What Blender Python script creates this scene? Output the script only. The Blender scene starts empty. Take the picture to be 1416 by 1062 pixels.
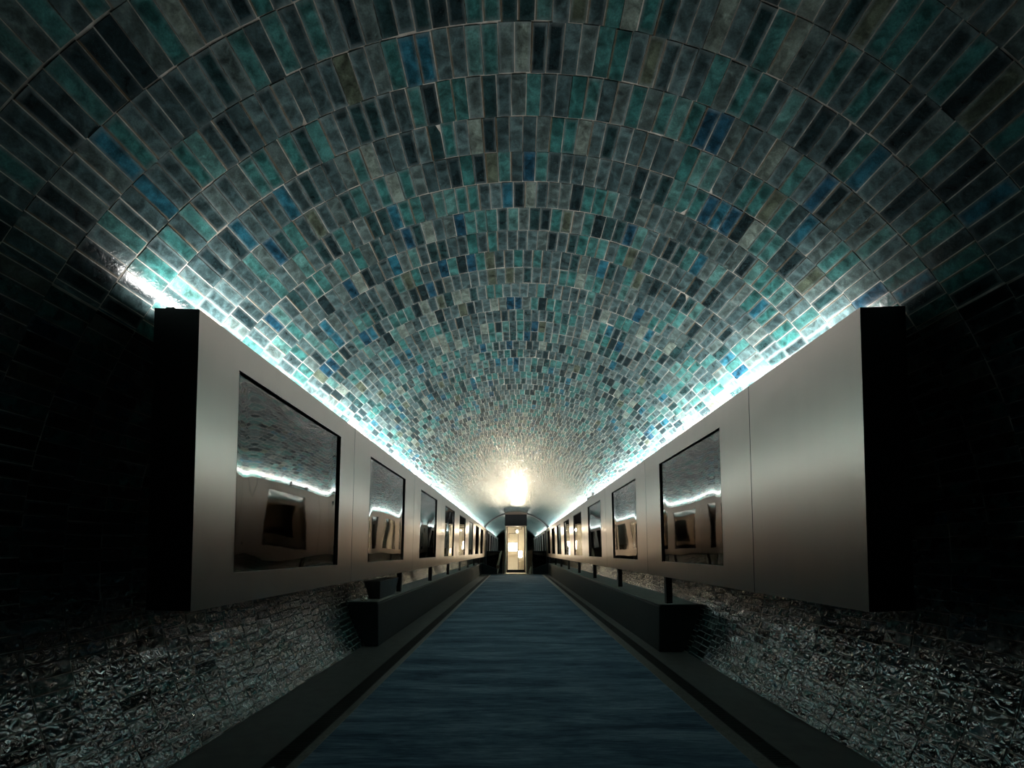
import bpy, math, random
import numpy as np
random.seed(7)
rng = np.random.default_rng(11)
SC = bpy.context.scene
COL = SC.collection
PI = math.pi

# ---------------------------------------------------------------- dimensions
EYE = 1.10                      # camera height
R = 2.043                        # vault radius (face of the grout)
VX, VZ = 0.05, 0.975            # vault axis
TW, TL = 0.0618, 0.185         # tile pitch round the arch / along the tunnel
Y0, Y1 = -1.994, 52.0
Y_END = 22.7                    # where the first hall ends (posts, lobby front)

# ---------------------------------------------------------------- helpers
def mesh_obj(name, verts, faces, mat=None, parent=None, smooth=False):
    me = bpy.data.meshes.new(name)
    me.from_pydata([tuple(v) for v in verts], [], [tuple(f) for f in faces])
    me.update()
    o = bpy.data.objects.new(name, me)
    COL.objects.link(o)
    if mat is not None:
        me.materials.append(mat)
    if parent is not None:
        o.parent = parent
    if smooth:
        me.polygons.foreach_set('use_smooth', [True] * len(me.polygons))
    return o

class MB:
    def __init__(s):
        s.v = []; s.f = []
    def add(s, vs, fs):
        n = len(s.v); s.v += [tuple(p) for p in vs]; s.f += [tuple(i + n for i in f) for f in fs]
    def box(s, x0, x1, y0, y1, z0, z1):
        x0, x1 = min(x0, x1), max(x0, x1); y0, y1 = min(y0, y1), max(y0, y1); z0, z1 = min(z0, z1), max(z0, z1)
        s.add([(x0,y0,z0),(x1,y0,z0),(x1,y1,z0),(x0,y1,z0),(x0,y0,z1),(x1,y0,z1),(x1,y1,z1),(x0,y1,z1)],
              [(0,3,2,1),(4,5,6,7),(0,1,5,4),(1,2,6,5),(2,3,7,6),(3,0,4,7)])
    def prism(s, poly, y0, y1):          # poly of (x, z), counter-clockwise seen from -Y
        a = sum(poly[i][0]*poly[(i+1)%len(poly)][1]-poly[(i+1)%len(poly)][0]*poly[i][1] for i in range(len(poly)))
        if a < 0: poly = poly[::-1]
        n = len(poly)
        vs = [(x,y0,z) for x,z in poly] + [(x,y1,z) for x,z in poly]
        fs = [tuple(range(n)), tuple(range(2*n-1, n-1, -1))]
        fs += [(i+n, (i+1)%n+n, (i+1)%n, i) for i in range(n)]
        s.add(vs, fs)
    def cyl(s, p0, p1, r, n=12):
        a = np.array(p0, float); b = np.array(p1, float); d = (b-a)/np.linalg.norm(b-a)
        u = np.cross(d, (0,0,1) if abs(d[2]) < .9 else (1,0,0)); u /= np.linalg.norm(u); w = np.cross(d, u)
        vs = []
        for c in (a, b):
            for k in range(n):
                t = 2*PI*k/n; vs.append(tuple(c + r*(math.cos(t)*u + math.sin(t)*w)))
        fs = [(k, (k+1)%n, (k+1)%n+n, k+n) for k in range(n)] + [tuple(range(n-1,-1,-1)), tuple(range(n,2*n))]
        s.add(vs, fs)
    def build(s, name, mat, parent=None, bevel=0, seg=2, smooth=False):
        o = mesh_obj(name, s.v, s.f, mat, parent, smooth)
        if bevel:
            m = o.modifiers.new('bevel', 'BEVEL'); m.width = bevel; m.segments = seg
            m.limit_method = 'ANGLE'; m.angle_limit = math.radians(35); m.harden_normals = False
        return o

def tag(o, label=None, cat=None, group=None, kind=None):
    if label: o['label'] = label
    if cat: o['category'] = cat
    if group: o['group'] = group
    if kind: o['kind'] = kind
    return o

def thing(name, label, cat, loc=(0,0,0), group=None):
    o = bpy.data.objects.new(name, None); COL.objects.link(o)
    o.location = loc; o.empty_display_size = .2
    return tag(o, label, cat, group)

# ---------------------------------------------------------------- materials
class NT:
    def __init__(s, name):
        s.m = bpy.data.materials.new(name); s.m.use_nodes = True
        s.t = s.m.node_tree; s.t.nodes.clear()
        s.out = s.n('ShaderNodeOutputMaterial'); s.b = s.n('ShaderNodeBsdfPrincipled')
        s.l(s.b.outputs[0], s.out.inputs[0])
    def n(s, t, **kw):
        nd = s.t.nodes.new(t)
        for k, v in kw.items(): setattr(nd, k, v)
        return nd
    def l(s, a, b): s.t.links.new(a, b)
    def put(s, sock, v):
        if hasattr(v, 'is_output'): s.l(v, sock)
        else: sock.default_value = v
    def math(s, op, a, b=0.0, c=0.0, clamp=False):
        nd = s.n('ShaderNodeMath', operation=op, use_clamp=clamp)
        s.put(nd.inputs[0], a); s.put(nd.inputs[1], b); s.put(nd.inputs[2], c)
        return nd.outputs[0]
    def vec(s, x, y, z=0.0):
        nd = s.n('ShaderNodeCombineXYZ'); s.put(nd.inputs[0], x); s.put(nd.inputs[1], y); s.put(nd.inputs[2], z)
        return nd.outputs[0]
    def noise(s, v, scale, detail=2, rough=.5, dist=0.0, out=0):
        nd = s.n('ShaderNodeTexNoise'); s.put(nd.inputs['Vector'], v); nd.inputs['Scale'].default_value = scale
        nd.inputs['Detail'].default_value = detail; nd.inputs['Roughness'].default_value = rough
        nd.inputs['Distortion'].default_value = dist
        return nd.outputs[out]
    def mapping(s, v, scale=(1,1,1), loc=(0,0,0)):
        nd = s.n('ShaderNodeMapping'); s.put(nd.inputs[0], v); nd.inputs['Scale'].default_value = scale
        nd.inputs['Location'].default_value = loc
        return nd.outputs[0]
    def ramp(s, f, stops, interp='LINEAR'):
        nd = s.n('ShaderNodeValToRGB'); cr = nd.color_ramp; cr.interpolation = interp
        while len(cr.elements) < len(stops): cr.elements.new(.5)
        for e, (p, c) in zip(cr.elements, stops):
            e.position = p; e.color = (*c, 1) if len(c) == 3 else c
        s.put(nd.inputs[0], f); return nd.outputs[0]
    def mix(s, f, a, b, typ='MIX'):
        nd = s.n('ShaderNodeMix', data_type='RGBA', blend_type=typ)
        s.put(nd.inputs[0], f)
        s.put(nd.inputs[6], (*a, 1) if isinstance(a, tuple) and len(a) == 3 else a)
        s.put(nd.inputs[7], (*b, 1) if isinstance(b, tuple) and len(b) == 3 else b)
        return nd.outputs[2]
    def bump(s, h, strength, dist, prev=None):
        nd = s.n('ShaderNodeBump'); nd.inputs['Strength'].default_value = strength
        nd.inputs['Distance'].default_value = dist; s.put(nd.inputs['Height'], h)
        if prev is not None: s.l(prev, nd.inputs['Normal'])
        return nd.outputs[0]
    def set(s, **kw):
        names = dict(color='Base Color', rough='Roughness', metal='Metallic', normal='Normal', spec='Specular IOR Level',
                     coat='Coat Weight', coatr='Coat Roughness', trans='Transmission Weight', alpha='Alpha', ior='IOR',
                     em='Emission Color', ems='Emission Strength', aniso='Anisotropic')
        for k, v in kw.items():
            if k in ('color', 'em') and isinstance(v, tuple) and len(v) == 3: v = (*v, 1)
            s.put(s.b.inputs[names[k]], v)
        return s.m

def tile_mat(name, b1, b2, ro0, ro1, wall=False):
    t = NT(name)
    uv = t.n('ShaderNodeUVMap'); uv.uv_map = 'UVMap'
    sp = t.n('ShaderNodeSeparateXYZ'); t.l(uv.outputs[0], sp.inputs[0])
    u, v = sp.outputs[0], sp.outputs[1]
    fu, fv = t.math('FLOOR', u), t.math('FLOOR', v)
    lu, lv = t.math('FRACT', u), t.math('FRACT', v)
    idv = t.vec(fu, fv, 3.7)
    wn = t.n('ShaderNodeTexWhiteNoise', noise_dimensions='3D'); t.l(idv, wn.inputs['Vector'])
    r1 = wn.outputs['Value']
    sep = t.n('ShaderNodeSeparateColor'); t.l(wn.outputs['Color'], sep.inputs[0])
    r2, r3, r4 = sep.outputs[0], sep.outputs[1], sep.outputs[2]
    base = t.ramp(r1, [
        (0.00, (.009, .020, .023)), (0.08, (.013, .036, .038)), (0.15, (.030, .054, .058)),
        (0.34, (.052, .088, .092)), (0.50, (.062, .092, .090)), (0.62, (.034, .115, .110)),
        (0.74, (.022, .092, .088)), (0.82, (.055, .140, .132)), (0.87, (.115, .150, .132)),
        (0.91, (.062, .080, .058)), (0.935, (.014, .078, .112)), (0.975, (.009, .045, .075))], 'CONSTANT')
    base = t.mix(1.0, base, (1.15,1.15,1.13), 'MULTIPLY')
    # mottled glaze inside every tile
    loc = t.vec(t.math('MULTIPLY', lu, 1.0), t.math('MULTIPLY', lv, 3.0), t.math('MULTIPLY', r2, 57.0))
    off = t.n('ShaderNodeVectorMath', operation='ADD'); t.l(loc, off.inputs[0]); t.l(wn.outputs['Color'], off.inputs[1])
    pv = off.outputs[0]
    n1 = t.noise(pv, 1.1, 2, .55, .6)
    n2 = t.noise(pv, 9.0, 4, .65, .3)
    mott = t.ramp(n1, [(.28, (.40,.40,.40)), (.5, (1.0,1.0,1.0)), (.72, (2.0,2.0,2.0))])
    c = t.mix(1.0, base, mott, 'MULTIPLY')
    fine = t.ramp(n2, [(.3, (.62,.62,.62)), (.7, (1.4,1.4,1.4))])
    c = t.mix(.8, c, fine, 'MULTIPLY')
    # thinner pale glaze along the tile edges, rusty on some tiles
    eu = t.math('ABSOLUTE', t.math('SUBTRACT', lu, .5)); ev = t.math('ABSOLUTE', t.math('SUBTRACT', lv, .5))
    e = t.math('MAXIMUM', t.math('MULTIPLY', t.math('SUBTRACT', eu, .30), 5.0),
               t.math('MULTIPLY', t.math('SUBTRACT', ev, .40), 8.0), clamp=True)
    e = t.math('MULTIPLY', t.math('MULTIPLY', e, r3), n1, clamp=True)
    c = t.mix(t.math('MULTIPLY', e, 1.3, clamp=True), c, (.24, .30, .30))
    rust = t.math('MULTIPLY', t.math('MULTIPLY', t.math('GREATER_THAN', t.math('SUBTRACT', lu, .5), .415), t.math('GREATER_THAN', r4, .72)), n2, clamp=True)
    c = t.mix(rust, c, (.20, .13, .06))
    pit = t.math('GREATER_THAN', t.noise(pv, 26.0, 1, .4), .76)
    c = t.mix(t.math('MULTIPLY', pit, .45), c, (.35, .38, .36))
    # uneven hand-made glaze
    wav = t.noise(pv, 1.35 if wall else 2.2, 1 if wall else 3, .5, 1.3 if wall else 1.2)
    rip = t.noise(pv, 9.0 if wall else 13.0, 2 if wall else 3, .5, 1.8)
    if wall:        # wall shade is put into a darker tile colour; the lower courses are more rippled
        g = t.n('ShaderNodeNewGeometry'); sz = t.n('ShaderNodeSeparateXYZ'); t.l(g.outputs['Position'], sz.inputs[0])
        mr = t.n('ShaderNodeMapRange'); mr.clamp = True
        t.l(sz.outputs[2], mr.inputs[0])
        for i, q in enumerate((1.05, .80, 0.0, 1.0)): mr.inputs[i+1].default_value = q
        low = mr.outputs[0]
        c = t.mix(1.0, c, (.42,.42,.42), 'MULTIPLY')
    nrm = t.bump(wav, b1, .020 if wall else .010)
    if wall: t.l(t.math('ADD', t.math('MULTIPLY', low, b1-.03), .03), nrm.node.inputs['Strength'])
    prev = nrm
    nrm = t.bump(rip, b2, .0016, nrm)
    if wall: t.l(t.math('ADD', t.math('MULTIPLY', low, b2-.02), .02), nrm.node.inputs['Strength'])
    ro = t.math('ADD', t.math('MULTIPLY', n2, ro1), ro0)
    return t.set(color=c, rough=ro, normal=nrm, spec=.5 if wall else .4, ior=1.85 if wall else 1.5)

def grout_mat(name, k):
    t = NT(name); tc = t.n('ShaderNodeTexCoord')
    n = t.noise(tc.outputs['Object'], 22.0, 4, .6)
    c = t.ramp(n, [(.3, (.38,.34,.28)), (.7, (.70,.68,.62))])
    c = t.mix(1.0, c, (k,k,k), 'MULTIPLY')
    return t.set(color=c, rough=.85, spec=.2)

def metal_panel_mat():
    t = NT('satin_metal'); tc = t.n('ShaderNodeTexCoord')
    n = t.noise(t.mapping(tc.outputs['Object'], (5, 5, .7)), 1.5, 1, .5)
    sc = t.noise(t.mapping(tc.outputs['Object'], (9, 9, 3.0)), 1.0, 1, .5, .6)
    scuff = t.ramp(sc, [(.72, (0,0,0)), (.84, (1,1,1))])
    c = t.ramp(n, [(.3, (.64,.52,.462)), (.7, (.66,.535,.476))])
    c = t.mix(t.math('MULTIPLY', scuff, .06), c, (.30,.26,.24))
    return t.set(color=c, metal=1.0, rough=t.math('ADD', t.math('MULTIPLY', n, .02), .27), spec=.4)

def simple(name, color, rough=.5, metal=0.0, spec=.5, nscale=30, var=.25, bump=0.0):
    t = NT(name); tc = t.n('ShaderNodeTexCoord')
    n = t.noise(tc.outputs['Object'], nscale, 4, .6)
    lo = tuple(x*(1-var) for x in color); hi = tuple(min(1, x*(1+var)) for x in color)
    kw = dict(color=t.ramp(n, [(.3, lo), (.7, hi)]), rough=rough, metal=metal, spec=spec)
    if bump: kw['normal'] = t.bump(n, .5, bump)
    return t.set(**kw)

def mirror_mat():
    t = NT('dark_mirror'); tc = t.n('ShaderNodeTexCoord')
    n = t.noise(tc.outputs['Object'], 7.0, 2, .5)
    n2 = t.noise(t.mapping(tc.outputs['Object'], (1, 1, 2.2)), 13.0, 1, .5)
    nrm = t.bump(n2, .10, .0005)
    return t.set(color=t.ramp(n, [(.3,(.165,.150,.140)),(.7,(.175,.160,.150))]), metal=1.0, rough=.025, normal=nrm)

def carpet_mat():
    t = NT('blue_carpet'); tc = t.n('ShaderNodeTexCoord'); P = tc.outputs['Object']
    a = t.noise(t.mapping(P, (.8, 4.2, 1)), 1.0, 5, .7, .5)
    b = t.noise(t.mapping(P, (5.0, 60.0, 1)), 1.0, 6, .8, .4)
    d = t.noise(P, 420.0, 2, .6)
    f = t.math('ADD', t.math('MULTIPLY', a, .55), t.math('MULTIPLY', b, .45))
    c = t.ramp(f, [(.39, (.024,.046,.074)), (.5, (.085,.145,.200)), (.61, (.220,.295,.350))])
    c = t.mix(.5, c, t.ramp(d, [(.3,(.5,.5,.5)),(.7,(1.4,1.4,1.4))]), 'MULTIPLY')
    return t.set(color=c, rough=.95, spec=.15, normal=t.bump(d, .6, .004))

def emis(name, color, strength):
    t = NT(name)
    return t.set(color=(.8,.8,.8), em=color, ems=strength, rough=.6)

def glass_mat(name, tint, rough=0.0):
    m = bpy.data.materials.new(name); m.use_nodes = True; t = m.node_tree; t.nodes.clear()
    o = t.nodes.new('ShaderNodeOutputMaterial'); mx = t.nodes.new('ShaderNodeMixShader')
    tr = t.nodes.new('ShaderNodeBsdfTransparent'); gl = t.nodes.new('ShaderNodeBsdfGlossy'); fr = t.nodes.new('ShaderNodeFresnel')
    tr.inputs[0].default_value = (*tint, 1); gl.inputs['Roughness'].default_value = rough; fr.inputs[0].default_value = 1.5
    gl.inputs[0].default_value = (1,1,1,1)
    t.links.new(fr.outputs[0], mx.inputs[0]); t.links.new(tr.outputs[0], mx.inputs[1]); t.links.new(gl.outputs[0], mx.inputs[2])
    t.links.new(mx.outputs[0], o.inputs[0])
    return m

M = dict(
    tile=tile_mat('glazed_tile', .16, .14, .13, .14), wavy=tile_mat('shaded_wavy_tile', .36, .03, .012, .02, True), grout=grout_mat('grout', 1.0), shaded_grout=grout_mat('shaded_grout', .55), panel=metal_panel_mat(), mirror=mirror_mat(), carpet=carpet_mat(),
    matte=simple('matte_grey_panel', (.62,.55,.52), .6, nscale=4, var=.05),
    black=simple('black_paint_and_shade', (.012,.012,.012), .45, nscale=60),
    dark=simple('dark_header', (.006,.006,.006), .6, nscale=20, spec=.2),
    brown=simple('brown_glow_and_wall', (.10,.07,.045), .5, nscale=18),
    bench=simple('painted_concrete', (.011,.017,.017), .65, spec=.2, nscale=14, var=.18, bump=.002),
    lit_sheet=simple('lit_stone', (.26,.255,.22), .45, nscale=16, var=.2),
    floor=simple('stone_border', (.080,.076,.068), .55, nscale=9, var=.22, bump=.001),
    strip=simple('edge_metal', (.20,.185,.165), .40, .6, nscale=40),
    grate=simple('drain_iron', (.022,.021,.019), .5, .3, nscale=50),
    led=emis('led_light', (1.0, .985, .955), 215.0),
    led_dim=emis('led_light_first_panel', (1.0, .985, .955), 98.0),
    bulb=emis('bright_bulb', (1.0, .86, .64), 650.0),
    lamp3=emis('warm_wall_lamp', (1.0, .88, .70), 24.0),
    cream=simple('cream_wall', (.80,.74,.63), .6, nscale=5, var=.04),
    lamp=emis('warm_lamp', (1.0, .87, .66), 28.0),
    fill_lamp=emis('warm_fill_lamp', (1.0, .90, .74), 110.0),
    glass=glass_mat('clear_glass', (.94,.95,.93)),
    smoke=glass_mat('smoked_glass', (.20,.18,.16)),
    wood=simple('brown_wood', (.13,.070,.032), .4, nscale=12, var=.4),
    pale=simple('pale_board', (.52,.43,.30), .5, nscale=10, var=.15),
    foil=simple('crumpled_foil', (.80,.74,.66), .18, .9, nscale=60),
    frame=simple('door_frame_metal', (.03,.028,.026), .35, .5, nscale=40),
    jamb=simple('cream_jamb', (.62,.54,.42), .45, nscale=20, var=.05),
)

# ---------------------------------------------------------------- tiled vault
A_FLOOR = math.asin(-VZ/R) + .004                 # angle of the floor line, seen from the axis
NCOL = int((PI - 2*A_FLOOR)*R/TW)
def vault(name, a0, a1, y0, y1, col0, mat='tile'):
    """Individually set glazed tiles between two angles of the arch, over a bed of grout."""
    da = TW/R
    ncol = int(round((a1-a0)/da)); nrow = int((y1-y0)/TL)
    V = []; F = []; UV = []; MI = []
    j = 0.0013                                     # half joint
    rr = np.random.default_rng(5)
    rowoff = rr.random(4000)
    verts = []; faces = []; uvs = []; mats = []
    nv = 0
    for r in range(nrow):
        yb = y0 + r*TL
        rid = int(round(yb/TL)) + 400
        off = rowoff[rid] * da
        k = np.arange(-1, ncol+1)
        t0 = a0 + off + k*da; t1 = t0 + da
        t0 = np.clip(t0, a0, a1); t1 = np.clip(t1, a0, a1)
        ok = (t1 - t0) > da*.12
        k = k[ok]; t0 = t0[ok] + j/R; t1 = t1[ok] - j/R
        n = len(k)
        wob = .0016*np.sin(k*.23 + rid*1.7) + rr.normal(0, .0012, n)
        ya = yb + j + wob; yc = yb + TL - j + wob + rr.normal(0, .0006, n)
        near = yb < 24.5
        q = 2.0 if mat == 'wavy' else 1.0
        tu = rr.normal(0, .0004*q, n); tv = rr.normal(0, .0005*q, n); h = (.0034 if mat == 'wavy' else .0018) + np.abs(rr.normal(0, .0005, n))
        def pt(t, y, d):
            return np.stack([VX + (R-d)*np.cos(t), y, VZ + (R-d)*np.sin(t)], 1)
        ins = .0011
        top = [pt(t0+ins/R, ya+ins, h - tu - tv), pt(t1-ins/R, ya+ins, h + tu - tv),
               pt(t1-ins/R, yc-ins, h + tu + tv), pt(t0+ins/R, yc-ins, h - tu + tv)]
        cu = (k + col0 + 500).astype(float); cv = float(rid)
        e = .004
        uq = [(cu+e, cv+e), (cu+1-e, cv+e), (cu+1-e, cv+1-e), (cu+e, cv+1-e)]
        if near:
            bot = [pt(t0, ya, -.001*np.ones(n)), pt(t1, ya, -.001*np.ones(n)), pt(t1, yc, -.001*np.ones(n)), pt(t0, yc, -.001*np.ones(n))]
            blk = np.stack(top + bot, 1)           # n,8,3
            verts.append(blk.reshape(-1, 3))
            base = nv + np.arange(n)*8
            for q, ui in (((3,2,1,0),(3,2,1,0)), ((0,1,5,4),(0,1,1,0)), ((1,2,6,5),(1,2,2,1)), ((2,3,7,6),(2,3,3,2)), ((3,0,4,7),(3,0,0,3))):
                faces.append(base[:,None] + np.array(q)[None])
                uvs.append(np.stack([np.stack([uq[i][0]+0*cu, uq[i][1]+0*cu], 1) for i in ui], 1))
            nv += 8*n
        else:
            blk = np.stack(top, 1); verts.append(blk.reshape(-1, 3))
            base = nv + np.arange(n)*4
            faces.append(base[:,None] + np.array((3,2,1,0))[None])
            uvs.append(np.stack([np.stack([uq[i][0]+0*cu, uq[i][1]+0*cu], 1) for i in (3,2,1,0)], 1))
            nv += 4*n
    faces = np.concatenate(faces); uvs = np.concatenate(uvs); verts = np.concatenate(verts)
    ntile = len(faces)
    # grout bed
    na = max(6, int((a1-a0)/math.radians(3)))
    tt = np.linspace(a0, a1, na+1); ys = np.linspace(y0, y1, 28)
    g = np.array([[ (VX+R*math.cos(t), y, VZ+R*math.sin(t)) for t in tt] for y in ys]).reshape(-1,3)
    gf = np.array([[i*(na+1)+k, (i+1)*(na+1)+k, (i+1)*(na+1)+k+1, i*(na+1)+k+1] for i in range(27) for k in range(na)])[:, ::-1] + nv
    gf = gf[:, ::-1]
    # closed outer skin so that the wall has thickness
    RO = R + .18
    g2 = np.array([[ (VX+RO*math.cos(t), y, VZ+RO*math.sin(t)) for t in tt] for y in (y0, y1)]).reshape(-1,3)
    b2 = nv + len(g)
    gf2 = np.array([[b2+k, b2+k+1, b2+(na+1)+k+1, b2+(na+1)+k] for k in range(na)])
    verts = np.concatenate([verts, g, g2]); allf = np.concatenate([faces, gf, gf2])
    me = bpy.data.meshes.new(name)
    me.vertices.add(len(verts)); me.vertices.foreach_set('co', verts.astype(np.float32).ravel())
    me.loops.add(len(allf)*4); me.loops.foreach_set('vertex_index', allf.astype(np.int32).ravel())
    me.polygons.add(len(allf)); me.polygons.foreach_set('loop_start', np.arange(0, len(allf)*4, 4, dtype=np.int32))
    me.update(calc_edges=True)
    uvl = me.uv_layers.new(name='UVMap')
    full = np.zeros((len(allf), 4, 2), np.float32); full[:ntile] = uvs
    uvl.data.foreach_set('uv', full.ravel())
    me.materials.append(M[mat]); me.materials.append(M['shaded_grout' if mat == 'wavy' else 'grout'])  # wall grout is darkened as well, to carry the walls' shade
    mi = np.zeros(len(allf), np.int32); mi[ntile:] = 1
    me.polygons.foreach_set('material_index', mi)
    me.polygons.foreach_set('use_smooth', np.zeros(len(allf), bool))
    me.validate(); me.update()
    o = bpy.data.objects.new(name, me); COL.objects.link(o)
    return tag(o, kind='structure')

A_SPLIT = math.asin((2.06-VZ)/R)
NS = round((A_SPLIT - A_FLOOR)*R/TW)
A_SPLIT = A_FLOOR + NS*TW/R
A_END = PI - A_FLOOR
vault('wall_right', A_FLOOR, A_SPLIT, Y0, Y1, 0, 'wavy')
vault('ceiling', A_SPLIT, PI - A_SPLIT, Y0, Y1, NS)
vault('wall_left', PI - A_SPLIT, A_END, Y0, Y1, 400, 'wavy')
def vault_x(z, side, d=.008):              # inner face of the vault at a height
    return VX + side*math.sqrt((R-d)**2 - (z-VZ)**2)

# ---------------------------------------------------------------- floor
m = MB(); m.box(-1.98, 2.06, Y0, Y1, -.14, 0)
tag(m.build('floor', M['floor']), kind='structure')
CL, CR = -1.10, 1.225
m = MB(); m.box(CL, CR, Y0+.02, 21.75, 0, .012)
tag(m.build('carpet_runner', M['carpet'], bevel=.004), 'long blue streaked carpet runner down the middle of the tunnel floor', 'carpet')
m = MB(); m.box(-1.155, CL-.001, Y0+.02, 21.75, 0, .010)
tag(m.build('trim_1', M['strip'], bevel=.002), kind='structure')
m = MB(); m.box(CR+.001, 1.325, Y0+.02, 21.75, 0, .010)
tag(m.build('trim_2', M['strip'], bevel=.002), kind='structure')
def grate(x0, x1, label):
    m = MB()
    m.box(x0, x0+.008, Y0+.02, 21.75, 0, .008); m.box(x1-.008, x1, Y0+.02, 21.75, 0, .008)
    m.box(x0+.008, x1-.008, Y0+.02, 21.75, 0, .002)
    y = Y0 + .04
    while y < 21.7:
        m.box(x0+.008, x1-.008, y, y+.010, .002, .007); y += .022
    tag(m.build('drain_grate', M['grate']), label, 'drain grate', 'slotted drains along the carpet')
grate(-1.285, -1.157, 'black slotted drain grate along the left edge of the blue carpet')
grate(1.327, 1.445, 'black slotted drain grate along the right edge of the blue carpet')

# ---------------------------------------------------------------- benches
def bench(side, y0, label):
    xi = 1.575*side + (.0 if side < 0 else -.008); ht = .516
    t = thing('bench', label, 'bench', (0, y0, 0), 'low plinth benches')
    r = .035
    poly = [(xi, 0)]
    for k in range(7):
        a = PI/2*k/6
        poly.append((xi + side*(r - r*math.cos(a)), ht - r + r*math.sin(a)))
    N = 12
    for k in range(N+1):
        z = ht*(1 - k/N); poly.append((vault_x(z, side, .012), z))
    m = MB(); m.prism(poly, 0, Y_END - y0 - .25)
    b = m.build('plinth', M['bench'], t, bevel=.012, seg=3)
    m = MB(); xv = vault_x(.522, side, .014)
    m.box(xi - side*.004, xv, .004, Y_END - y0 - .26, ht, ht + .006)  # thin added sheet; its paler colour paints light on the top and nose
    q = m.build('lit_top', M['lit_sheet'], t, bevel=.002); q['label'] = 'stone top with the light painted in'
    # the plinth turns towards the lobby and slopes down
    m = MB(); ya = Y_END - y0 - .25; yb = ya + .22; xe = .86*side
    vs = [(xi,ya,0),(xe,ya,0),(xe,ya,.25),(xi,ya,ht),(xi,yb,0),(xe,yb,0),(xe,yb,.25),(xi,yb,ht)]
    xo = vault_x(.05, side, .02)
    fs = [(0,1,2,3),(7,6,5,4),(0,4,5,1),(1,5,6,2),(2,6,7,3),(3,7,4,0)]
    if side > 0: fs = [f[::-1] for f in fs]
    m.add(vs, fs)
    m.build('end_return', M['bench'], t, bevel=.01)
    return t
bench(-1, 5.42, 'long dark plinth left of the carpet, with a black flared trough on it')
bench(1, 5.13, 'long dark plinth right of the carpet, with nothing lying on it')

# ---------------------------------------------------------------- display panels
PT = .193; PZ0, PZ1 = .8415, 2.133; WZ0, WZ1 = .993, 1.986
XL, XR = -1.410, 1.523           # inner faces at floor level; the panels lean in over the carpet
LEAN = .030
def pane_mesh(w, h, seed):
    nx, nz = 46, 36
    ph = np.random.default_rng(seed)
    comps = [(ph.uniform(.5,1)*2*PI/L*np.array([math.cos(a), math.sin(a)]), A, ph.uniform(0, 6.28))
             for L, A, n in ((.90,.0016,2),(.40,.00024,3),(.16,.000025,3)) for a in ph.uniform(0, PI, n)]
    vs = []; fs = []
    for k in range(nz+1):
        for i in range(nx+1):
            y = w*i/nx; z = h*k/nz
            d = sum(A*math.sin(q[0]*y + q[1]*z + p) for q, A, p in comps)*.5
            e = min(y, w-y, z, h-z); ed = min(1, e/.10)
            d = d*(ed*ed*(3-2*ed)) + .004*math.exp(-(min(y, w-y)/.09)**2)
            vs.append((d, y, z))
    for k in range(nz):
        for i in range(nx):
            a = k*(nx+1)+i; fs.append((a, a+1, a+nx+2, a+nx+1))
    return vs, fs
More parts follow.
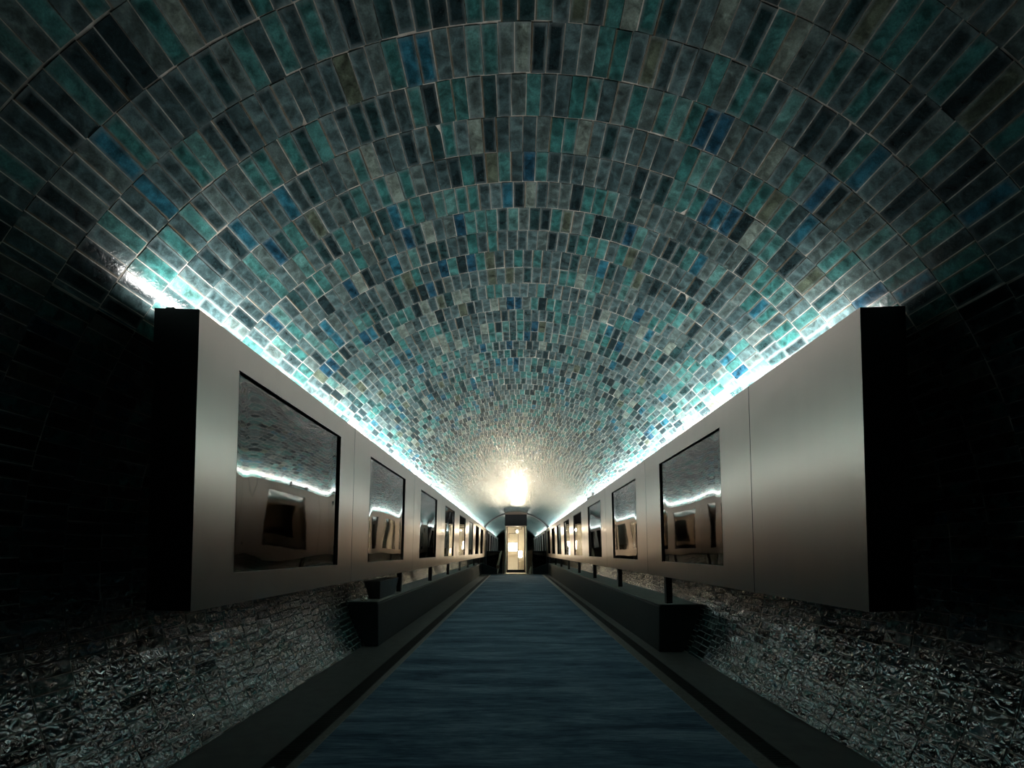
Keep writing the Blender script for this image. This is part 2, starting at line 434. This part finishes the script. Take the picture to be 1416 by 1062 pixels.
def panel(side, y0, y1, win, led, leg_y, label, group, brackets=(), mat='panel'):
    """Sheet-metal box; inner face at x = 0 of the thing, body away from the carpet."""
    L = y1 - y0 - .006; o = -1 if side < 0 else 1; x = XL if side < 0 else XR
    t = thing('display_panel', label, 'panel', (x, y0 + .003, 0), group)
    t.rotation_euler = (0, -side*LEAN, 0)
    def X(d): return o*d
    m = MB()
    if win:
        w0, w1 = win[0]-y0-.003, win[1]-y0-.003; rec = .014
        ys = [0, w0, w1, L]; zs = [PZ0, WZ0, WZ1, PZ1]
        vs = [(0, y, z) for z in zs for y in ys]; fs = []
        for k in range(3):
            for i in range(3):
                if i == 1 and k == 1: continue
                a = k*4+i; fs.append((a, a+1, a+5, a+4))
        n = len(vs); ring = [6, 10, 9, 5]        # far side, top, near side, bottom
        assert len(fs) == 8
        vs += [(X(rec), vs[i][1], vs[i][2]) for i in ring]
        for i in range(4): fs.append((ring[i], n+i, n+(i+1)%4, ring[(i+1)%4]))
        n = len(vs)
        vs += [(X(PT), 0, PZ0), (X(PT), L, PZ0), (X(PT), L, PZ1), (X(PT), 0, PZ1)]
        fs += [(0,4,8,12,n+3,n), (3,n+1,n+2,15,11,7), (12,13,14,15,n+2,n+3), (0,n,n+1,3,2,1), (n,n+3,n+2,n+1)]
    else:
        vs = [(0,0,PZ0),(0,L,PZ0),(0,L,PZ1),(0,0,PZ1),(X(PT),0,PZ0),(X(PT),L,PZ0),(X(PT),L,PZ1),(X(PT),0,PZ1)]
        fs = [(0,1,2,3),(4,7,6,5),(0,3,7,4),(1,5,6,2),(3,2,6,7),(0,4,5,1)]
    if side > 0: fs = [f[::-1] for f in fs]
    m.add(vs, fs); cs = m.build('casing', M[mat], t, bevel=.0012)
    cs.data.materials.append(M['black'])
    cs.data.polygons[12 if win else 2].material_index = 1  # near end face blackened: its lack of light is put into the colour
    if win:
        for i in (8, 9, 10): cs.data.polygons[i].material_index = 1
    if win:
        key = (round(w1-w0, 3), (int(round(y0*10)) % 4), side)
        if key not in PANES:
            pv, pf = pane_mesh(w1-w0-.002, WZ1-WZ0-.002, 40+len(PANES))
            pv = [(X(.013) + (-o)*d*.9 - (-o)*.006, y, z) for d, y, z in pv]
            if side > 0: pf = [f[::-1] for f in pf]
            me = bpy.data.meshes.new('mirror_pane'); me.from_pydata(pv, [], pf); me.update()
            me.materials.append(M['mirror']); me.polygons.foreach_set('use_smooth', [True]*len(me.polygons))
            PANES[key] = me
        p = bpy.data.objects.new('mirror_pane', PANES[key]); COL.objects.link(p); p.parent = t
        p.location = (0, w0+.001, WZ0+.001); p['label'] = 'dark wavy mirror pane'
    if led is not None:
        a, b, za, zb, zc = X(.112), X(.147), PZ1 - .001, PZ1 + .007, PZ1 + .005
        m = MB(); m.add([(a,led,za),(b,led,za),(b,led,zc),(a,led,zb),(a,L,za),(b,L,za),(b,L,zc),(a,L,zb)],
              [(3,2,6,7),(0,1,2,3),(7,6,5,4),(0,3,7,4),(1,5,6,2),(0,4,5,1)])
        q = m.build('led_strip', M['led_dim'] if y0 < 2.5 else M['led'], t); q['label'] = 'glowing white strip light'
        q.data.materials.append(M['black'])
        for pg in list(q.data.polygons)[1:]: pg.material_index = 1
    if leg_y is not None:
        m = MB(); ya = leg_y - y0
        a, b = (.187, .250) if side < 0 else (.120, .185)
        m.box(X(a), X(b), ya-.035, ya+.035, .532, PZ0 + (.16 if side < 0 else .002))
        m.build('support_leg', M['black'], t, bevel=.003)
    for b in brackets:
        m = MB(); xo = vault_x(1.25, o, .02) - x
        m.box(X(PT-.002), xo, b-y0-.03, b-y0+.03, 1.21, 1.29)
        m.build('wall_bracket', M['black'], t)
    return t
PANES = {}
ORD = ['first','second','third','fourth','fifth','sixth','seventh','eighth','ninth','tenth']
GL, GR = 'grey display panels on the left of the carpet', 'grey display panels on the right of the carpet'
PER = 2.364
ls = [2.008] + [3.97 + PER*k for k in range(8)] + [22.55]
for i in range(9):
    y0, y1 = ls[i], ls[i+1]
    win = (2.31, 3.655) if i == 0 else ((y0+.44, y0+1.84) if i < 8 else None)
    leg = y0 + .22 if i >= 2 else None
    if i == 0: lab = 'nearest grey metal panel of the left row, with the largest dark mirror window'
    elif i < 8: lab = '%s grey mirror-windowed panel from the near end of the left row' % ORD[i]
    else: lab = 'plain grey windowless panel ending the left row, beside the far black post'
    panel(-1, y0, y1, win, 0.0 if i else .004, leg, lab, GL, (y0+.5, y1-.5) if i < 2 else ())
rs = [1.992] + [2.95 + PER*k for k in range(9)] 
rs = rs[:9] + [22.55]
for i in range(9):
    y0, y1 = rs[i], rs[i+1]
    win = None if i == 0 else (y0+.43, y0+1.845)
    leg = y1 - .22 if i >= 1 else None
    if i == 0: lab = 'nearest blank windowless grey panel on the right, its end face black'
    elif i == 3: lab = 'fourth grey panel of the right row, with a small dark bracket on top'
    else: lab = '%s grey mirror-windowed panel, counting the blank one, of the right row' % ORD[i]
    panel(1, y0, y1, win, .30 if i == 0 else 0.0, leg, lab, GR, (y0+.3, y1-.3) if i < 1 else ())
FP = 2.42
for side, word in ((-1, 'left'), (1, 'right')):
    for k in range(6):
        y0 = 23.15 + FP*k
        panel(side, y0, y0+FP, (y0+.45, y0+1.88), 0.0, y0+.3,
              '%s small grey panel beyond the far black post on the %s' % (ORD[k], word),
              'far panels beyond the %s post' % word, mat='matte')

# black square posts where the rows break
for x, word in ((-1.455, 'left'), (1.575, 'right')):
    s = -1 if x < 0 else 1
    m = MB(); m.box(x-.055*1, x+.055, 22.72, 22.86, .0, 2.26)
    tag(m.build('square_post', M['black'], bevel=.004), 'tall black square post at the far end of the %s panel row' % word, 'post', 'black posts at the end of the rows')

# small dark bracket on top of the right row
t = thing('cable_bracket', 'small dark bracket sitting on top of the right panel row', 'bracket', (XR+.02-.064, 9.0, PZ1+.008))
m = MB(); m.box(-.012, .03, 0, .04, 0, .085); m.build('upright', M['black'], t, bevel=.003)
m = MB(); m.box(-.012, .03, .62, .66, 0, .06); m.build('upright', M['black'], t, bevel=.003)
m = MB(); m.box(-.004, .018, .04, .62, .012, .032); m.build('crossbar', M['black'], t)

# black flared trough on the left bench, and a scrap of foil in front of it
t = thing('flared_trough', 'black flared trough on the near end of the left bench, under the panel', 'trough', (-1.70, 6.0, .523))
m = MB(); h = .22
b = [(-.055,-.34),(.075,-.34),(.075,.37),(-.055,.37)]; tp = [(-.085,-.43),(.105,-.43),(.105,.47),(-.085,.47)]
ti = [(-.075,-.42),(.095,-.42),(.095,.46),(-.075,.46)]; bi = [(-.048,-.33),(.068,-.33),(.068,.36),(-.048,.36)]
vs = [(x,y,0) for x,y in b] + [(x,y,h) for x,y in tp] + [(x,y,h) for x,y in ti] + [(x,y,.02) for x,y in bi]
fs = [(3,2,1,0)] + [(i,(i+1)%4,(i+1)%4+4,i+4) for i in range(4)] + [(i+4,(i+1)%4+4,(i+1)%4+8,i+8) for i in range(4)] \
   + [(i+8,(i+1)%4+8,(i+1)%4+12,i+12) for i in range(4)] + [(12,13,14,15)]
m.add(vs, fs); m.build('body', M['black'], t, bevel=.004)
m = MB(); m.cyl((.085,.02,.16),(.098,.02,.16),.009,10); m.build('screw', M['strip'], t)
rr = np.random.default_rng(3)
vs = []; fs = []
NU, NVv = 14, 9
for a in range(NVv+1):
    for c in range(NU):
        th = PI*a/NVv; ph = 2*PI*c/NU; q = 1 + rr.normal(0, .16)
        vs.append((.045*q*math.sin(th)*math.cos(ph), .075*q*math.sin(th)*math.sin(ph), max(0, .026 + .032*q*math.cos(th))))
for a in range(NVv):
    for c in range(NU):
        fs.append((a*NU+c, (a+1)*NU+c, (a+1)*NU+(c+1)%NU, a*NU+(c+1)%NU))
o = mesh_obj('crumpled_scrap', vs, fs, M['foil']); o.location = (-1.755, 5.50, .523)
tag(o, 'small crumpled shiny scrap lying on the left bench by the black trough', 'scrap')

# ---------------------------------------------------------------- lobby block with the lit glass door
DX = .035; HW = .53; YF = 22.75; YB = 26.4
def arc_poly(x0, x1, z0, d=.012, n=10):
    p = [(x0, z0), (x1, z0)]
    for k in range(n+1):
        x = x1 + (x0-x1)*k/n; p.append((x, VZ + math.sqrt((R-d)**2 - (x-VX)**2)))
    return p
m = MB(); m.box(DX-HW, DX+HW, YF, YF+.10, 2.31, 2.86)
tag(m.build('wall_front', M['dark']), kind='structure')
m = MB(); m.prism(arc_poly(DX-HW, DX+HW, 2.862), YF+.03, YF+.13)
tag(m.build('glow_band', M['brown']), kind='structure')  # brown of this upper band paints in the glow off the vault
for s, nm in ((-1, 'trim_4'), (1, 'trim_5')):
    m = MB(); x = DX + s*HW
    xi = x - s*.05
    m.prism(arc_poly(min(x, xi), max(x, xi), 0), YF+.135, YB)
    tag(m.build(nm, M['cream']), kind='structure')
m = MB(); m.box(DX-HW+.052, DX+HW-.052, YB-.05, YB, 0, 2.5); tag(m.build('wall_back', M['cream']), kind='structure')
m = MB(); m.box(DX-HW+.052, DX+HW-.052, YF+.135, YB-.052, 2.45, 2.50); tag(m.build('trim_6', M['cream']), kind='structure')
m = MB(); m.box(DX-HW, DX+HW, YF-.06, YB, 0, .03); tag(m.build('trim_7', M['jamb']), kind='structure')
# the glass door
t = thing('door_1', 'tall glass door with dark frame, brightly lit from behind, at the tunnel end', 'door', (DX, YF, 0))
t['kind'] = 'structure'
for s in (-1, 1):
    m = MB(); m.box(s*HW, s*(HW-.07), -.02, .10, .03, 2.305); m.build('jamb', M['jamb'], t, bevel=.004)
m = MB()
for s in (-1, 1): m.box(s*(HW-.075), s*(HW-.13), .01, .06, .05, 2.29)
m.box(-HW+.13, HW-.13, .01, .06, .05, .20); m.box(-HW+.13, HW-.13, .01, .06, 2.26, 2.29)
m.build('door_frame', M['frame'], t, bevel=.003)
m = MB(); m.box(-HW+.13, HW-.13, .03, .042, .20, 2.26); m.build('glass_pane', M['glass'], t)
for s in (-1, 1):
    m = MB(); x = s*(HW-.115)
    m.cyl((x, -.04, .12), (x, -.04, 1.27), .022); m.cyl((x, -.04, .3), (x, .02, .3), .012, 8); m.cyl((x, -.04, 1.1), (x, .02, 1.1), .012, 8)
    m.build('pull_handle', M['black'], t, smooth=False)

# things in the lobby
t = thing('staircase', 'dark zigzag stair edge with a thin post in the lit lobby behind the door', 'stairs', (DX, 25.9, 0))
s_ = 652/25.9
def W(px, py): return ((px - 712.9)/s_, EYE + (762 - py)/s_)
pts = [W(703.3,744.0), W(703.3,737.7), W(711.8,737.7), W(711.8,731.6), W(721.2,731.6), W(721.2,727.5)]
m = MB()
for (xa, za), (xb, zb) in zip(pts, pts[1:]):
    m.box(min(xa,xb)-.012, max(xa,xb)+.012, 0, .04, min(za,zb)-.012, max(za,zb)+.012)
m.build('stringer', M['frame'], t)
m = MB(); x, z1 = W(716.1, 739); m.box(x-.012, x+.012, .01, .035, .03, z1); m.build('newel_post', M['frame'], t)
for py in (748.6, 754.3, 760.3, 765.5):
    xa, z = W(701.5, py); xb, _ = W(715.5, py)
    m = MB(); m.box(xa, xb, .015, .30, z-.010, z+.006); m.build('shelf', M['jamb'], t)
for py in (771.8, 777, 782.3):
    xa, z = W(716.8, py); xb, _ = W(725, py)
    m = MB(); m.box(xa, xb, .015, .30, z-.012, z+.010); m.build('tread', M['jamb'], t)
t = thing('wall_lamp', 'glowing square lamp on the left in the lobby behind the glass door', 'lamp', (DX-.28, YB-.053, 1.10))
m = MB(); m.box(-.13, .36, -.03, 0, 0, .46); m.build('housing', M['jamb'], t)
m = MB(); m.box(-.12, .35, -.04, -.031, .01, .45); m.build('diffuser', M['lamp3'], t)
t = thing('floor_lamp', 'bright lamp low on the right in the lobby behind the glass door', 'lamp', (DX+.22, 23.7, .03))
m = MB(); m.box(-.09, .09, -.08, .08, 0, .03); m.build('base', M['jamb'], t)
m = MB(); m.cyl((0,0,.03), (0,0,.75), .012); m.build('pole', M['jamb'], t)
m = MB(); m.box(-.085, .085, -.05, .05, .75, 1.08); m.build('lamp_shade', M['lamp'], t, bevel=.02)
t = thing('pendant_bulb', 'small bright bulb hanging high in the lobby behind the glass door', 'lamp', (.10, 23.5, 2.07))
m = MB(); m.cyl((0,0,.055), (0,0,.37), .006, 8); m.build('cord', M['black'], t)
vs = []; fs = []
for a in range(1, 12):
    for c in range(16):
        th = PI*a/12; ph = 2*PI*c/16
        vs.append((.05*math.sin(th)*math.cos(ph), .05*math.sin(th)*math.sin(ph), .055*math.cos(th)))
n = len(vs); vs += [(0,0,.055), (0,0,-.055)]
for a in range(10):
    for c in range(16): fs.append((a*16+c, (a+1)*16+c, (a+1)*16+(c+1)%16, a*16+(c+1)%16))
for c in range(16):
    fs.append((n, c, (c+1)%16)); fs.append((n+1, 160+(c+1)%16, 160+c))
mesh_obj('bulb', vs, fs, M['bulb'], t, smooth=True)
t = thing('lobby_fill_light', 'added unseen fill light under the lobby ceiling behind the glass door', 'lamp', (DX, 23.35, 2.45))  # lamp added out of sight behind the header to brighten the lobby
m = MB(); m.box(-.25, .25, -.25, .25, -.03, 0); m.build('fill_light_box', M['jamb'], t)
m = MB(); m.box(-.23, .23, -.23, .23, -.04, -.031); m.build('diffuser', M['fill_lamp'], t)  # glowing face of the added fill light

# ---------------------------------------------------------------- far details either side of the block
for x0, x1, word in ((-1.39, -.62, 'left'), (.86, 1.50, 'right')):
    t = thing('glass_balustrade', 'smoked glass balustrade %s of the lit door, between post and lobby' % word, 'balustrade', ((x0+x1)/2, 23.02, 0), 'balustrades beside the lobby')
    h = (x1-x0)/2
    m = MB(); m.box(-h, h, -.008, .008, .02, 1.08); m.build('smoked_pane', M['smoke'], t)
    m = MB(); m.box(-h, h, -.02, .02, 1.08, 1.11); m.build('top_rail', M['black'], t)
    m = MB(); m.box(-h, h, -.02, .02, 0, .02); m.build('base_rail', M['black'], t)
m = MB(); m.box(.585, .82, 22.78, 22.84, 0, 1.12); tag(m.build('wooden_screen', M['wood'], bevel=.005), 'brown wooden screen standing right of the lit door', 'screen')
m = MB(); m.box(-.60, -.515, 22.80, 22.86, 0, 1.12); tag(m.build('wooden_screen', M['wood'], bevel=.005), 'narrow brown wooden screen standing left of the lit door', 'screen')
t = thing('leaning_board', 'pale tapered board with a dark strap, leaning left of the lit door', 'board', (-.70, 22.74, 0))
sc = 652/22.74
def B(px, py): return ((px - 712.4)/sc + .70, max(0.0, EYE + (762-py)/sc))
poly = [B(687.2,799.5), B(688.2,799.5), B(690.0,786.3), B(690.4,780), B(692.6,769), B(694.2,762.3), B(693.7,760.6), B(690.6,765.2), B(689.6,772), B(686.9,781.2), B(686.7,786.3)]
m = MB(); m.prism(poly, -.02, .02); m.build('board', M['pale'], t, bevel=.003)
xa, za = B(686.4, 786.3); xb, zb = B(690.6, 781.6)
m = MB(); m.box(xa, xb, -.025, .025, za, zb); m.build('strap', M['wood'], t)
t = thing('pale_block', 'short pale tapered block on the floor right of the lit door', 'block', (.72, 22.70, 0))
m = MB(); m.prism([(-.09,0),(.04,0),(.07,.32),(.03,.38),(-.05,.20)], -.03, .03); m.build('block', M['pale'], t, bevel=.004)

# arch rib where the first hall ends, and the wall that closes the far hall
def ring(name, r0, r1, y0, y1, mat, a0=A_FLOOR+.02):
    n = 90; vs = []; fs = []
    for k in range(n+1):
        a = a0 + (PI-2*a0)*k/n; c, s = math.cos(a), math.sin(a)
        for r, y in ((r0,y0),(r1,y0),(r1,y1),(r0,y1)): vs.append((VX+r*c, y, VZ+r*s))
    for k in range(n):
        for i in range(4): fs.append((k*4+i, k*4+(i+1)%4, k*4+4+(i+1)%4, k*4+4+i))
    return tag(mesh_obj(name, vs, fs, mat), kind='structure')
A_RIB = math.asin((2.27-VZ)/R)
ring('trim_8', R-.05, R-.006, 23.0, 23.35, M['black'], A_RIB)
ring('trim_9', R-.062, R-.0505, 23.10, 23.16, M['strip'], A_RIB)
p = [(VX+(R-.01)*math.cos(A_FLOOR+.01+(PI-2*A_FLOOR-.02)*k/40), VZ+(R-.01)*math.sin(A_FLOOR+.01+(PI-2*A_FLOOR-.02)*k/40)) for k in range(41)]
m = MB(); m.prism(p, Y1-.12, Y1-.02); tag(m.build('wall_far', M['brown']), kind='structure')

# ---------------------------------------------------------------- world, camera, view
w = bpy.data.worlds.new('World'); SC.world = w; w.use_nodes = True
w.node_tree.nodes['Background'].inputs[0].default_value = (0,0,0,1)
w.node_tree.nodes['Background'].inputs[1].default_value = 0
cd = bpy.data.cameras.new('camera'); cam = bpy.data.objects.new('camera', cd); COL.objects.link(cam)
F = 652.0
cd.sensor_fit = 'HORIZONTAL'; cd.sensor_width = 36; cd.lens = F/1416*36
cam.location = (0, 0, EYE); cam.rotation_euler = (PI/2, 0, 0)
cd.shift_y = (762 - 531)/1416
cd.shift_x = -(712.4-708)/1416
cd.clip_start = .05; cd.clip_end = 200
SC.camera = cam
vs_ = SC.view_settings
vs_.view_transform = 'Standard'; vs_.look = 'None'; vs_.exposure = 0.0; vs_.gamma = 1; vs_.use_curve_mapping = False
cy = SC.cycles
cy.use_denoising = True
cy.max_bounces = 10; cy.diffuse_bounces = 2; cy.glossy_bounces = 5; cy.transmission_bounces = 4; cy.transparent_max_bounces = 12
cy.sample_clamp_indirect = 4.0
